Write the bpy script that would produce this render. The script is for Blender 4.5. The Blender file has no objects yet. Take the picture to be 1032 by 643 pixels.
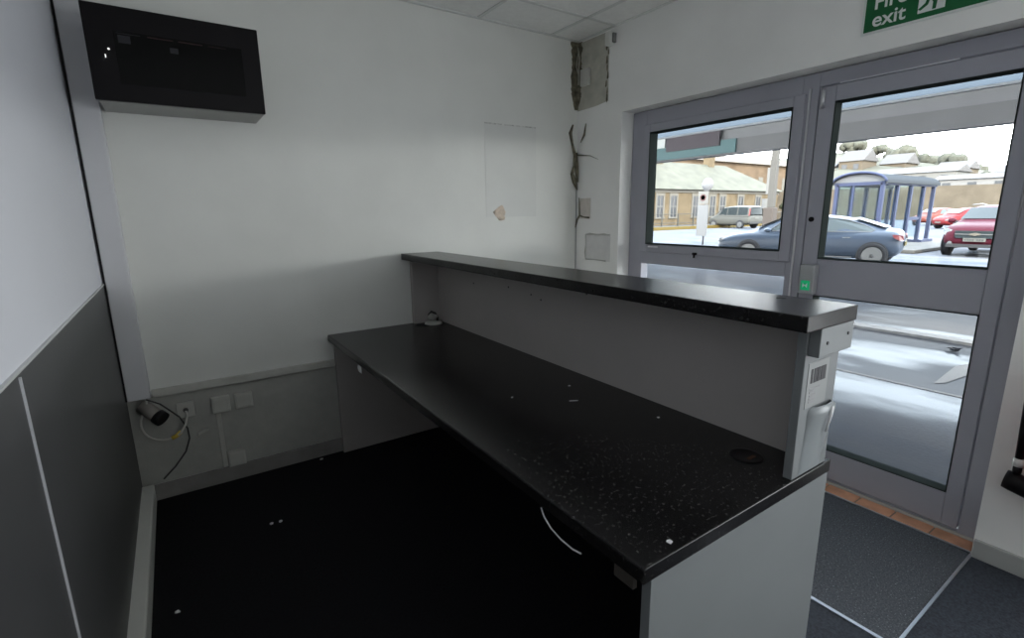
import bpy, bmesh, math, random
from mathutils import Vector, Matrix, noise as mnoise
random.seed(7)
C = bpy.context.scene.collection
PI = math.pi
SKY = 13.0
EXT = 1.0      # scale of outdoor albedos

# ------------------------------------------------------------------ materials
MATS = {}
def mat(name, col, rough=0.6, spec=0.5, metal=0.0, var=0.0, scale=8.0, bump=0.0, bscale=60.0, spots=None, emit=None, coat=0.0):
    """principled material with procedural colour variation, bump and optional specks"""
    if name in MATS: return MATS[name]
    col = tuple(c*EXT for c in col)
    if EXT < 1: spec *= .6
    m = bpy.data.materials.new(name); m.use_nodes = True
    nt = m.node_tree; N = nt.nodes; Lk = nt.links
    b = N['Principled BSDF']
    b.inputs['Base Color'].default_value = (*col, 1)
    b.inputs['Roughness'].default_value = rough
    b.inputs['Specular IOR Level'].default_value = spec
    b.inputs['Metallic'].default_value = metal
    if coat: b.inputs['Coat Weight'].default_value = coat
    tc = N.new('ShaderNodeTexCoord')
    src = None
    if var > 0:
        nz = N.new('ShaderNodeTexNoise'); nz.inputs['Scale'].default_value = scale; nz.inputs['Detail'].default_value = 6
        Lk.new(tc.outputs['Object'], nz.inputs['Vector'])
        r = N.new('ShaderNodeValToRGB')
        r.color_ramp.elements[0].position = .3; r.color_ramp.elements[1].position = .7
        r.color_ramp.elements[0].color = (*[c*(1-var) for c in col], 1)
        r.color_ramp.elements[1].color = (*[min(1, c*(1+var)) for c in col], 1)
        Lk.new(nz.outputs['Fac'], r.inputs['Fac']); src = r.outputs['Color']
    if spots:
        scol, sscale, thr = spots
        v = N.new('ShaderNodeTexNoise'); v.inputs['Scale'].default_value = sscale; v.inputs['Detail'].default_value = 2
        Lk.new(tc.outputs['Object'], v.inputs['Vector'])
        r2 = N.new('ShaderNodeValToRGB')
        r2.color_ramp.elements[0].position = thr; r2.color_ramp.elements[0].color = (0, 0, 0, 1)
        r2.color_ramp.elements[1].position = thr+.04; r2.color_ramp.elements[1].color = (1, 1, 1, 1)
        Lk.new(v.outputs['Fac'], r2.inputs['Fac'])
        mx = N.new('ShaderNodeMixRGB'); mx.inputs['Color1'].default_value = (*col, 1); mx.inputs['Color2'].default_value = (*scol, 1)
        Lk.new(r2.outputs['Color'], mx.inputs['Fac'])
        if src: Lk.new(src, mx.inputs['Color1'])
        src = mx.outputs['Color']
    if src: Lk.new(src, b.inputs['Base Color'])
    if bump > 0:
        nb = N.new('ShaderNodeTexNoise'); nb.inputs['Scale'].default_value = bscale; nb.inputs['Detail'].default_value = 4
        Lk.new(tc.outputs['Object'], nb.inputs['Vector'])
        bp = N.new('ShaderNodeBump'); bp.inputs['Strength'].default_value = bump; bp.inputs['Distance'].default_value = .004
        Lk.new(nb.outputs['Fac'], bp.inputs['Height']); Lk.new(bp.outputs['Normal'], b.inputs['Normal'])
    if emit:
        b.inputs['Emission Color'].default_value = (*emit[0], 1); b.inputs['Emission Strength'].default_value = emit[1]
    MATS[name] = m
    return m

def glass_mat(name, tint=(1, 1, 1), gloss=0.06):
    m = bpy.data.materials.new(name); m.use_nodes = True
    nt = m.node_tree; N = nt.nodes; Lk = nt.links
    N.remove(N['Principled BSDF'])
    t = N.new('ShaderNodeBsdfTransparent'); t.inputs['Color'].default_value = (*tint, 1)
    g = N.new('ShaderNodeBsdfGlossy'); g.inputs['Roughness'].default_value = .02
    fr = N.new('ShaderNodeLayerWeight'); fr.inputs['Blend'].default_value = .25
    mp = N.new('ShaderNodeMath'); mp.operation = 'MULTIPLY'; mp.inputs[1].default_value = gloss*3
    Lk.new(fr.outputs['Fresnel'], mp.inputs[0])
    mx = N.new('ShaderNodeMixShader')
    Lk.new(mp.outputs[0], mx.inputs['Fac']); Lk.new(t.outputs[0], mx.inputs[1]); Lk.new(g.outputs[0], mx.inputs[2])
    Lk.new(mx.outputs[0], N['Material Output'].inputs['Surface'])
    return m

# ------------------------------------------------------------------ mesh helpers
ORG = {}
class MB:
    def __init__(s): s.v = []; s.f = []; s.fl = []
    def add(s, vs, fs, smooth=False):
        o = len(s.v); s.v += [tuple(v) for v in vs]
        for f in fs: s.f.append([i+o for i in f]); s.fl.append(smooth)
        return s
    def box(s, x0, x1, y0, y1, z0, z1):
        return s.add([(x0,y0,z0),(x1,y0,z0),(x1,y1,z0),(x0,y1,z0),(x0,y0,z1),(x1,y0,z1),(x1,y1,z1),(x0,y1,z1)],
                     [(3,2,1,0),(4,5,6,7),(0,1,5,4),(1,2,6,5),(2,3,7,6),(3,0,4,7)])
    def prism(s, poly, ax, a, b):
        """polygon in the plane normal to ax, from a to b. ax 'x': (y,z); 'y': (x,z); 'z': (x,y)"""
        def P(u, w, t): return {'x': (t,u,w), 'y': (u,t,w), 'z': (u,w,t)}[ax]
        n = len(poly)
        vs = [P(u,w,a) for u,w in poly] + [P(u,w,b) for u,w in poly]
        fs = [tuple(range(n))[::-1], tuple(range(n,2*n))] + [(i,(i+1)%n,(i+1)%n+n,i+n) for i in range(n)]
        return s.add(vs, fs)
    def tube(s, pts, r, seg=8, smooth=True):
        pts = [Vector(p) for p in pts]; n = len(pts)
        rs = r if isinstance(r, (list, tuple)) else [r]*n
        vs = []; up = None
        for i, p in enumerate(pts):
            t = (pts[min(i+1,n-1)]-pts[max(i-1,0)]).normalized()
            if up is None:
                up = Vector((0,0,1)) if abs(t.z) < .9 else Vector((1,0,0))
            a = t.cross(up)
            if a.length < 1e-5: a = t.orthogonal()
            a.normalize(); b = a.cross(t).normalized(); up = b
            for k in range(seg):
                q = 2*PI*k/seg; vs.append(p + (a*math.cos(q)+b*math.sin(q))*rs[i])
        fs = []
        for i in range(n-1):
            for k in range(seg): fs.append((i*seg+k, i*seg+(k+1)%seg, (i+1)*seg+(k+1)%seg, (i+1)*seg+k))
        s.add(vs, fs, smooth); o = len(s.v)-len(vs)
        s.f.append([o+k for k in range(seg)][::-1]); s.fl.append(False)
        s.f.append([o+(n-1)*seg+k for k in range(seg)]); s.fl.append(False)
        return s
    def lathe(s, prof, c=(0,0,0), ax='z', seg=24, smooth=True):
        """prof: (radius, height along axis)"""
        vs = []; cx, cy, cz = c
        for r, h in prof:
            for k in range(seg):
                q = 2*PI*k/seg; a = r*math.cos(q); b = r*math.sin(q)
                vs.append({'z': (cx+a,cy+b,cz+h), 'y': (cx+a,cy+h,cz+b), 'x': (cx+h,cy+a,cz+b)}[ax])
        fs = []; n = len(prof)
        for i in range(n-1):
            for k in range(seg): fs.append((i*seg+k, i*seg+(k+1)%seg, (i+1)*seg+(k+1)%seg, (i+1)*seg+k))
        o = len(s.v); s.add(vs, fs, smooth)
        if prof[0][0] > 1e-6: s.f.append([o+k for k in range(seg)]); s.fl.append(False)
        if prof[-1][0] > 1e-6: s.f.append([o+(n-1)*seg+k for k in range(seg)]); s.fl.append(False)
        return s
    def loft(s, rings, closed=False, smooth=True):
        n = len(rings[0]); vs = [v for r in rings for v in r]; fs = []
        for i in range(len(rings)-1):
            for k in range(n if closed else n-1):
                fs.append((i*n+k, i*n+(k+1)%n, (i+1)*n+(k+1)%n, (i+1)*n+k))
        return s.add(vs, fs, smooth)
    def blob(s, c, r, sub=2, amp=.25, fq=1.5, sq=(1,1,1), seed=0):
        bm = bmesh.new(); bmesh.ops.create_icosphere(bm, subdivisions=sub, radius=1)
        vs = []
        for v in bm.verts:
            p = v.co.normalized(); k = 1+amp*mnoise.noise(p*fq+Vector((seed*3.1, seed*1.7, seed)))*2
            vs.append((c[0]+p.x*r*k*sq[0], c[1]+p.y*r*k*sq[1], c[2]+p.z*r*k*sq[2]))
        fs = [[v.index for v in f.verts] for f in bm.faces]; bm.free()
        return s.add(vs, fs, True)
    def build(s, name, m, parent=None, bevel=0, seg=2, subsurf=0):
        me = bpy.data.meshes.new(name); o = ORG.get(parent.name, Vector((0,0,0))) if parent else Vector((0,0,0))
        me.from_pydata([Vector(v)-o for v in s.v], [], s.f); me.update()
        bm = bmesh.new(); bm.from_mesh(me); bmesh.ops.recalc_face_normals(bm, faces=bm.faces); bm.to_mesh(me); bm.free()
        for p, q in zip(me.polygons, s.fl): p.use_smooth = q
        ob = bpy.data.objects.new(name, me); C.objects.link(ob)
        me.materials.append(m)
        if parent: ob.parent = parent; ORG[ob.name] = o
        else: ORG[ob.name] = Vector((0,0,0))
        if bevel:
            b = ob.modifiers.new('bevel', 'BEVEL'); b.width = bevel; b.segments = seg; b.limit_method = 'ANGLE'
        if subsurf:
            b = ob.modifiers.new('sub', 'SUBSURF'); b.levels = subsurf; b.render_levels = subsurf
        return ob

def bx(*a): return MB().box(*a)
def tag(o, label, cat, group=None, kind=None):
    o['label'] = label; o['category'] = cat
    if group: o['group'] = group
    if kind: o['kind'] = kind
    return o
def thing(name, label, cat, loc=(0,0,0), rz=0, group=None, local=False):
    o = bpy.data.objects.new(name, None); C.objects.link(o); o.empty_display_size = .1
    o.location = loc; o.rotation_euler = (0,0,rz)
    ORG[o.name] = Vector((0,0,0)) if local else Vector(loc)
    return tag(o, label, cat, group)
def struct(o): o['kind'] = 'structure'; return o
def sroot(name, loc=(0,0,0)):
    o = bpy.data.objects.new(name, None); C.objects.link(o); o.location = loc; ORG[o.name] = Vector(loc); return struct(o)
def copy_tree(o, parent=None):
    c = o.copy(); C.objects.link(c); ORG[c.name] = ORG.get(o.name, Vector((0,0,0)))
    if parent: c.parent = parent
    for ch in list(o.children): copy_tree(ch, c)
    return c

def text_mesh(name, body, size, m, mtx, parent, extrude=.0006, align='LEFT', bold=0.0):
    cu = bpy.data.curves.new(name, 'FONT'); cu.body = body; cu.size = size; cu.extrude = extrude; cu.align_x = align; cu.offset = bold
    tmp = bpy.data.objects.new(name+'_tmp', cu); C.objects.link(tmp)
    dg = bpy.context.evaluated_depsgraph_get(); dg.update()
    me = bpy.data.meshes.new_from_object(tmp.evaluated_get(dg))
    bpy.data.objects.remove(tmp); bpy.data.curves.remove(cu)
    me.transform(mtx)
    o = ORG.get(parent.name, Vector((0,0,0))); me.transform(Matrix.Translation(-o))
    me.materials.clear(); me.materials.append(m)
    ob = bpy.data.objects.new(name, me); C.objects.link(ob); ob.parent = parent; ORG[ob.name] = o
    return ob

# ------------------------------------------------------------------ palette
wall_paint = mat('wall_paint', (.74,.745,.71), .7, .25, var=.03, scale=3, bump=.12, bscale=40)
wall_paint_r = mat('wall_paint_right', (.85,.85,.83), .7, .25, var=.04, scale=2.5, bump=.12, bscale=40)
panel_white = mat('panel_white', (.70,.71,.76), .5, .3, var=.015, scale=2)
panel_grey = mat('panel_grey', (.080,.080,.082), .45, .35, var=.05, scale=4)
rail_mat = mat('rail_grey', (.55,.56,.55), .4, .5)
silver = mat('silver_strip', (.75,.76,.78), .3, .5, metal=.9)
white_pvc = mat('white_plastic', (.62,.62,.64), .4, .4, var=.02, scale=5)
cream_pvc = mat('off_white_plastic', (.52,.52,.48), .45, .4, var=.05, scale=14)
skirt_grey = mat('skirting_grey', (.40,.41,.40), .5, .35, var=.06, scale=6)
skirt_dark = mat('skirting_dirty', (.26,.25,.24), .6, .3, var=.15, scale=10)
carpet = mat('black_carpet', (.012,.012,.0135), .95, .1, var=.25, scale=90, bump=.6, bscale=400)
carpet_b = mat('charcoal_carpet', (.050,.056,.068), .95, .1, var=.3, scale=120, bump=.6, bscale=400)
mat_fab = mat('entrance_matting', (.088,.095,.107), .95, .1, var=.35, scale=150, bump=.8, bscale=350, spots=((.26,.28,.30), 170, .64))
laminate = mat('black_speckled_laminate', (.007,.0065,.007), .27, .42, var=.3, scale=40, spots=((.042,.040,.038), 120, .64))
lam_edge = mat('black_laminate_edge', (.020,.018,.020), .4, .4)
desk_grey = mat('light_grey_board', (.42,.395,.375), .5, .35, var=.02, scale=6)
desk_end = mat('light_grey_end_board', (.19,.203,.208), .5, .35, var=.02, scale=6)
frame_grey = mat('frame_grey', (.36,.365,.415), .42, .45, var=.03, scale=5)
rubber = mat('black_rubber', (.012,.012,.013), .6, .3)
black_plastic = mat('black_plastic', (.006,.005,.006), .4, .15)
screen_glass = mat('screen_glass', (.003,.003,.003), .15, .12)
casing_grey = mat('casing_grey', (.36,.36,.34), .5, .35)
brown_rot = mat('brown_stain', (.15,.138,.10), .9, .1, var=.5, scale=30, bump=.8, bscale=60)
bare_plaster = mat('bare_plaster', (.47,.46,.40), .85, .15, var=.12, scale=14, bump=.3, bscale=60)
filler = mat('filler_patch', (.68,.68,.67), .8, .15, var=.05, scale=18)
faded = mat('faded_paint', (.70,.705,.675), .6, .3, var=.02, scale=6)
tan = mat('tan_plaster', (.62,.53,.43), .85, .15, var=.15, scale=40)
terracotta = mat('terracotta', (.62,.32,.20), .55, .4, var=.25, scale=9)
green_sign = mat('sign_green', (.0,.11,.03), .4, .4)
green_btn = mat('button_green', (.0,.33,.12), .4, .4, emit=((.0,.5,.2), .25))
white_ink = mat('white_ink', (.72,.76,.74), .5, .3)
grey_ink = mat('dark_ink', (.05,.05,.055), .6, .3)
mid_ink = mat('grey_ink', (.30,.30,.31), .6, .3)
paper = mat('white_paper', (.70,.70,.70), .7, .2)
chrome = mat('chrome', (.8,.8,.8), .15, .5, metal=1)
yellow_tag = mat('yellow_tape', (.62,.46,.08), .6, .3)
red_ext = mat('red_enamel', (.45,.03,.03), .3, .5)
ceil_tile = mat('ceiling_tile', (.88,.885,.86), .9, .1, var=.03, scale=30, bump=.35, bscale=120)
tee_bar = mat('white_tee_bar', (.72,.73,.71), .5, .3)
glass = glass_mat('clear_glass', (.97,.985,.985), .05)

# ------------------------------------------------------------------ room shell
XL, XR, YB, YR, ZC = -.30, 2.68, 3.045, -2.0, 2.706
OY0, OY1, OZ = .455, 2.585, 2.145       # door / window opening in the right-hand wall
XF = 2.79                                # inner face of the grey frames
struct(bx(XL-.2, XF+.05, YR-.2, YB+.2, -.12, 0).build('floor', carpet))
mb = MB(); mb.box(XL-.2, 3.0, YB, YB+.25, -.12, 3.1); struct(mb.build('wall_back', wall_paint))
mb = MB(); mb.box(XL-.2, XR+.3, YR-.2, YR, -.12, 3.1); struct(mb.build('wall_rear', wall_paint_r))
mb = MB()
mb.box(XR, 3.0, OY1, YB, -.12, 3.1)
mb.box(XR, 3.0, YR, OY0, -.12, 3.1)
mb.box(XR, 3.0, OY0, OY1, OZ, 3.1)
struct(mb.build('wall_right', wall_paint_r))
wl = struct(bx(XL-.2, XL, YR, YB, -.12, 3.1).build('wall_left', panel_white))
bx(XL, XL+.004, YR, YB-.002, .0, 1.163).build('lower_panel', panel_grey, wl)
bx(XL, XL+.007, YR, YB-.002, 1.163, 1.169).build('rail', rail_mat, wl)
bx(XL+.003, XL+.008, 1.36, 1.366, .05, 1.155).build('joint_strip', mat('strip_pale', (.55,.56,.58), .35, .5), wl)
ce = struct(bx(XL, XR, YR, YB, ZC, ZC+.05).build('ceiling', ceil_tile))
mb = MB()
for x in [2.412-.6*k for k in range(5)]: mb.box(x-.012, x+.012, YR, YB, ZC-.005, ZC+.002)
for y in [2.66-.6*k for k in range(8)]: mb.box(XL, XR, y-.012, y+.012, ZC-.005, ZC+.002)
mb.box(XL, XR, YB-.022, YB, ZC-.006, ZC+.002); mb.box(XR-.022, XR, YR, YB, ZC-.006, ZC+.002)
mb.build('tee_bar_grid', tee_bar, ce)
# skirtings
wb_low = bx(XL, 1.24, YB-.0012, YB, .088, .566).build('lower_wall_face', mat('speckled_shade_paint', (.42,.42,.39), .75, .2, var=.045, scale=18, bump=.3, bscale=50), bpy.data.objects['wall_back'])  # lower wall: speckled paint, its colour darkened to carry the shade there
o = struct(bx(XL, XR, YB-.018, YB, 0, .088).build('baseboard_back', skirt_dark, bevel=.004))
o = struct(MB().prism([(XL,0),(XL+.055,0),(XL+.055,.095),(XL+.05,.10),(XL,.10)], 'y', YR, YB-.02).build('baseboard_left', mat('skirting_pale', (.72,.72,.68), .5, .35, var=.04, scale=6), bevel=.003))
o = struct(bx(XR-.016, XR, YR, OY0-.004, 0, .085).build('baseboard_right', skirt_grey, bevel=.004))
# entrance floor finishes
mt = sroot('floor_matting', (2.3,1.5,0))
bx(1.868, 2.684, .458, 3.02, 0, .006).build('mat', mat_fab, mt)
bx(2.684, 2.694, .45, 3.02, 0, .010).build('edge_strip', silver, mt)
bx(1.853, 1.868, YR+.02, 3.02, 0, .009).build('edge_strip', silver, mt)
bx(1.55, 2.684, .448, .458, 0, .009).build('edge_strip', silver, mt)
bx(1.5, 1.853, YR+.02, 3.02, 0, .005).build('carpet_tiles', carpet_b, mt)
bx(1.868, 2.66, YR+.02, .448, 0, .005).build('carpet_tiles', carpet_b, mt)
tl = struct(bx(2.694, 2.80, OY0, OY1, 0, .006).build('floor_tiles', mat('grout', (.30,.25,.20), .9, .1, var=.1)))
y = OY0+.004
while y < OY1-.05:
    y1 = min(y+.145, OY1-.004); bx(2.697, 2.789, y, y1, .004, .010).build('terracotta_tile', terracotta, tl, bevel=.002); y += .152

# ------------------------------------------------------------------ window_1 (left) and door_1
X0, X1 = XF, XF+.07
w = sroot('window_1', (XF, 2.0, 0))
mb = MB()
mb.box(X0, X1, 2.455, 2.578, 0, 2.14)            # left jamb
mb.box(X0, X1, 1.345, 1.425, 0, 2.14)            # mullion
mb.box(X0, X1, 1.425, 2.455, 2.035, 2.14)        # head
mb.box(X0, X1, 1.425, 2.455, 1.105, 1.20)        # transom
mb.box(X0, X1, 1.425, 2.455, .0, .10)            # bottom rail
fr = mb.build('window_frame', frame_grey, w, bevel=.003)
bx(X0+.028, X0+.036, 1.42, 2.46, .09, 1.115).build('lower_pane', glass, w)
mb = MB(); S0 = X0-.012
mb.box(S0, X1-.01, 2.414, 2.466, 1.188, 2.048); mb.box(S0, X1-.01, 1.405, 1.462, 1.188, 2.048)
mb.box(S0, X1-.01, 1.462, 2.414, 1.995, 2.048); mb.box(S0, X1-.01, 1.462, 2.414, 1.188, 1.243)
sash = mb.build('sash', frame_grey, w, bevel=.004)
mb = MB()
mb.box(S0-.002, X1-.008, 2.409, 2.414, 1.243, 1.995); mb.box(S0-.002, X1-.008, 1.462, 1.467, 1.243, 1.995)
mb.box(S0-.002, X1-.008, 1.462, 2.414, 1.989, 1.995); mb.box(S0-.002, X1-.008, 1.462, 2.414, 1.243, 1.249)
mb.build('glazing_bead', mat('gasket_black', (.035,.042,.040), .9, .0), sash)
bx(X0+.020, X0+.028, 1.458, 2.43, 1.24, 2.0).build('pane', glass, sash)
hd = MB(); hd.box(S0-.016, S0, 1.985, 2.012, 1.190, 1.206); hd.lathe([(.007,0),(.007,.03)], (S0-.012,1.998,1.172), 'z', 10)
hd.build('latch', black_plastic, sash, bevel=.002)
bx(S0-.008, S0, 2.30, 2.385, 1.222, 1.234).build('stay', silver, sash, bevel=.002)
# closing strip on the mullion
bx(X0-.006, X0, 1.382, 1.391, 1.0, 2.07).build('cover_strip', silver, w)
lk = MB(); lk.lathe([(.013,0),(.013,.008),(.010,.010)], (X0-.010,1.312,1.418), 'x', 14)
# door
d = sroot('door_1', (XF, .9, 0))
mb = MB()
mb.box(X0, X1, .458, .530, .0, 2.14); mb.box(X0, X1, .530, 1.345, 2.072, 2.14); mb.box(X0+.006, X1+.05, .458, 1.345, -.004, .028)
mb.build('door_frame', frame_grey, d, bevel=.003)
D0 = X0-.004
mb = MB()
mb.box(D0, X1-.01, .536, .594, .035, 2.064); mb.box(D0, X1-.01, 1.262, 1.338, .035, 2.064)
mb.box(D0, X1-.01, .594, 1.262, 1.99, 2.064); mb.box(D0, X1-.01, .594, 1.262, 1.022, 1.215); mb.box(D0, X1-.01, .594, 1.262, .035, .192)
leaf = mb.build('door_leaf', frame_grey, d, bevel=.004)
bx(X0+.024, X0+.032, .59, 1.276, 1.21, 1.995).build('pane', glass, leaf)
bx(X0+.024, X0+.032, .59, 1.276, .185, 1.03).build('pane', glass, leaf)
mb = MB()
for z0, z1 in ((1.215, 1.99), (.192, 1.022)):
    mb.box(D0-.001, X1-.008, .594, .598, z0, z1); mb.box(D0-.001, X1-.008, 1.258, 1.262, z0, z1)
    mb.box(D0-.001, X1-.008, .594, 1.262, z1-.005, z1); mb.box(D0-.001, X1-.008, .594, 1.262, z0, z0+.005)
mb.build('glazing_bead', mat('gasket_black', (.035,.042,.040), .9, .0), leaf)
hb = MB(); hb.lathe([(.009,0),(.009,.085)], (D0-.006,1.318,1.965), 'z', 12); hb.build('hinge', silver, leaf)
lk.build('lock', black_plastic, leaf)
bx(D0-.002, D0+.004, .80, 1.25, 2.068, 2.073).build('drip_strip', silver, leaf)
bx(X0-.012, X0+.004, .465, 1.34, .0, .022).build('threshold', mat('threshold_alu', (.45,.44,.42), .45, .5, metal=.4), d, bevel=.006)

# ------------------------------------------------------------------ door release box
t = thing('door_release_box', 'pale grey door release box with green button beside the glazed door', 'door release', (XF-.02,1.275,1.03))
bx(XF-.052, XF-.004, 1.245, 1.322, 1.03, 1.185).build('housing', mat('box_grey', (.36,.37,.38), .45, .4), t, bevel=.006)
g = bx(XF-.056, XF-.051, 1.263, 1.307, 1.052, 1.102).build('green_plate', green_btn, t, bevel=.002)
mb = MB()
xg = XF-.0565
for s in (-1, 1):
    yc = 1.285+s*.008
    mb.prism([(yc-s*.009,1.077),(yc+s*.004,1.090),(yc+s*.004,1.064)], 'x', xg-.001, xg+.002)
mb.build('arrow_symbol', white_ink, g)

# ------------------------------------------------------------------ fire exit sign on the right-hand wall
sy0, sz0, sw, sh = 1.138, 2.225, .50, .20
t = thing('fire_exit_sign', 'green and white fire exit sign with a running figure above the door', 'sign', (XR,sy0,sz0))
bx(XR-.004, XR-.0003, sy0-sw, sy0, sz0, sz0+sh).build('border', white_ink, t)
bx(XR-.0055, XR-.003, sy0-sw+.010, sy0-.010, sz0+.010, sz0+sh-.010).build('green_panel', green_sign, t)
def MW(u, v): return Matrix(((0,0,-1,XR-.0058),(-1,0,0,sy0-u),(0,1,0,sz0+v),(0,0,0,1)))
text_mesh('lettering', 'Fire', .080, white_ink, MW(.040,.096), t, bold=.0012)
text_mesh('lettering', 'exit', .080, white_ink, MW(.040,.027), t, bold=.0012)
def wp(poly, x0=XR-.0068, x1=XR-.005):   # sign-plane polygons in (u right, v up)
    return [(sy0-u, sz0+v) for u, v in poly]
mb = MB()
mb.prism(wp([(.205,.03),(.295,.03),(.295,.17),(.205,.17)]), 'x', XR-.0062, XR-.005)
pg = mb.build('pictogram', white_ink, t)
mb = MB()
F = [[(.252,.150),(.264,.156),(.270,.148),(.266,.138),(.255,.138)],
     [(.236,.132),(.262,.134),(.266,.124),(.252,.086),(.236,.090),(.232,.108)],
     [(.236,.092),(.252,.088),(.268,.066),(.266,.034),(.254,.034),(.254,.062)],
     [(.236,.092),(.246,.086),(.238,.056),(.214,.040),(.205,.046),(.228,.064)],
     [(.262,.134),(.282,.118),(.288,.104),(.280,.102),(.274,.114),(.260,.120)],
     [(.238,.132),(.222,.124),(.214,.104),(.222,.100),(.230,.114),(.240,.118)]]
for p in F: mb.prism(wp(p), 'x', XR-.0070, XR-.006)
mb.build('running_figure', green_sign, pg)
mb = MB(); mb.prism(wp([(.395,.045),(.450,.10),(.415,.10),(.415,.165),(.375,.165),(.375,.10),(.340,.10)]), 'x', XR-.0064, XR-.005)
mb.build('arrow_symbol', white_ink, t)

# ------------------------------------------------------------------ reception counter
cx0, cx1, cy0, cy1 = .70, 1.49, .575, 3.035
t = thing('reception_counter', 'grey reception counter with black speckled worktop and raised black shelf', 'reception desk', (1.1,1.8,0))
wt = MB(); wt.prism([(cx0,.727),(cx1,.727),(cx1,.765),(cx0+.004,.765),(cx0,.761)], 'y', cy0, cy1)
wtop = wt.build('worktop', laminate, t, bevel=.003)
sh_ = bx(1.195, 1.455, .545, cy1, 1.186, 1.226).build('raised_shelf', laminate, t, bevel=.003)
bx(1.43, 1.466, .585, cy1, .765, 1.186).build('upstand', desk_grey, t)
bx(1.47, 1.49, .60, cy1, 0, .727).build('front_panel', desk_grey, t)
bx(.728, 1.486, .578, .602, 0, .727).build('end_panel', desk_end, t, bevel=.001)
bx(.728, 1.47, 3.0, 3.03, 0.0, .727).build('end_panel', desk_grey, t)
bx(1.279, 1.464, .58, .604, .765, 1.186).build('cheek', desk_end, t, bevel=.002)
bx(1.250, 1.43, 3.0, cy1, .765, 1.186).build('cheek', desk_grey, t)
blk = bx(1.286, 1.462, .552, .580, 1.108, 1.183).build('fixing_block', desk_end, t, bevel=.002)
mb = MB()
for x, z in ((1.322,1.142), (1.432,1.152)): MB().lathe([(.0045,0),(.0045,.003)], (x,.5500,z), 'y', 10).build('screw', grey_ink, blk)
# small round drill marks on the upstand
mb = MB()
for y, z in ((2.52,1.07),(2.15,1.09),(1.95,1.075),(1.87,1.06),(1.55,1.13)): MB().lathe([(.005,0),(.005,.002)], (1.4285,y,z), 'x', 10).build('screw_hole', grey_ink, t)
# cable grommet in the worktop
gr = MB(); gr.lathe([(.0,.0012),(.034,.0012),(.040,.0025),(.046,.0022),(.048,0)], (1.31,.725,.765), 'z', 28); gr = gr.build('cable_grommet', black_plastic, t)
MB().box(1.295,1.328,.705,.716,.7662,.7672).build('grommet_slot', mat('grommet_brown', (.10,.05,.03), .7, .2), gr)
# hinge bracket under the near corner
bx(.704, .716, .605, .66, .695, .727).build('bracket', mat('dull_metal', (.10,.09,.08), .5, .4, metal=.6), t)
# asset sticker with bar code
st = bx(1.302, 1.412, .5788, .5802, .960, 1.085).build('sticker', mat('sticker_paper', (.28,.29,.29), .5, .3), t, bevel=.0004)
mb = MB()
for x0, x1 in ((1.318,1.327),(1.333,1.350),(1.353,1.366),(1.370,1.396)): mb.box(x0, x1, .5779, .5792, 1.028, 1.067)
mb.build('bar_code', grey_ink, st)
mb = MB()
for i in range(5): mb.box(1.318, 1.352-.006*(i % 2)+(.02 if i == 0 else 0), .5779, .5792, 1.010-.009*i, 1.014-.009*i)
mb.build('small_print', mid_ink, st)
# white plastic pocket folded against the cheek
mb = MB()
def ring(z, xa, xb, yo): return [(xa,.5795,z),(xa+.01,.5795-yo*.6,z),((xa+xb)/2,.5795-yo,z),(xb-.012,.5795-yo*.8,z),(xb,.5795,z)]
mb.loft([ring(.772,1.312,1.425,.004), ring(.84,1.318,1.440,.008), ring(.90,1.322,1.452,.013), ring(.935,1.324,1.456,.020), ring(.952,1.328,1.452,.022), ring(.958,1.345,1.445,.014)])
mb.build('plastic_pocket', mat('clear_white_plastic', (.25,.27,.28), .3, .4), t)
tb = MB().tube([(1.415,.560,.950),(1.405,.556,.93),(1.400,.562,.88)], [.005,.004,.0025], 8)
tb.build('pocket_fold', paper, t)
# price tag under the far front edge
tg = MB(); tg.prism([(2.395,.690),(2.45,.690),(2.46,.708),(2.45,.724),(2.40,.724)], 'x', .700, .7015)
tag(tg.build('paper_tag', paper), 'small white tag stuck below the far front edge of the black worktop', 'tag')
# smudge mark on shelf
mb = MB(); mb.tube([(1.39,.728,1.2255),(1.40,.722,1.2255),(1.397,.712,1.2255)], .0025, 6); mb.tube([(1.40,.728,1.2255),(1.408,.708,1.2255)], .002, 6)
mb.build('glue_mark', grey_ink, sh_)

# things lying on the worktop
t = thing('cable_puck', 'round white cable outlet with loose cables in the far worktop corner', 'cable outlet', (1.352,2.93,.765))
MB().lathe([(.0,.018),(.03,.018),(.046,.016),(.056,.009),(.058,0)], (1.352,2.93,.765), 'z', 28).build('base', cream_pvc, t)
pts = [(1.352+.03*math.cos(a)*(1-.03*i), 2.93+.022*math.sin(a), .788+.003*i) for i, a in enumerate([k*.7 for k in range(14)])]
MB().tube(pts, .007, 8).build('cable', cream_pvc, t)
MB().tube([(1.345,2.95,.785),(1.335,2.96,.825),(1.350,2.955,.842),(1.372,2.945,.830),(1.385,2.94,.80),(1.375,2.92,.785)], .008, 8).build('cable', mat('dark_cable', (.05,.05,.045), .6, .3), t)
MB().blob((1.335,2.925,.812), .020, 2, .2).build('connector', cream_pvc, t)
tag(MB().lathe([(.0,.0015),(.04,.0015),(.045,0)], (1.275,2.925,.7652), 'z', 20).build('cable_hole_cover', rubber), 'flat black disc on the worktop left of the white cable outlet', 'cover')
def scrap(x, y, a, l, wd, label):
    mb = MB(); ca, sa = math.cos(a), math.sin(a)
    P = [(-l,-wd),(l*.6,-wd*1.1),(l,wd*.3),(l*.2,wd),(-l*.8,wd*.8)]
    q = [(x+u*ca-v*sa, y+u*sa+v*ca) for u, v in P]
    mb.prism(q, 'z', .7652, .7664)
    tag(mb.build('paper_scrap', paper), label, 'scrap', 'paper scraps on the worktop')
scrap(.812,.603,.3,.007,.006,'small white paper scrap near the front corner of the worktop')
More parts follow.
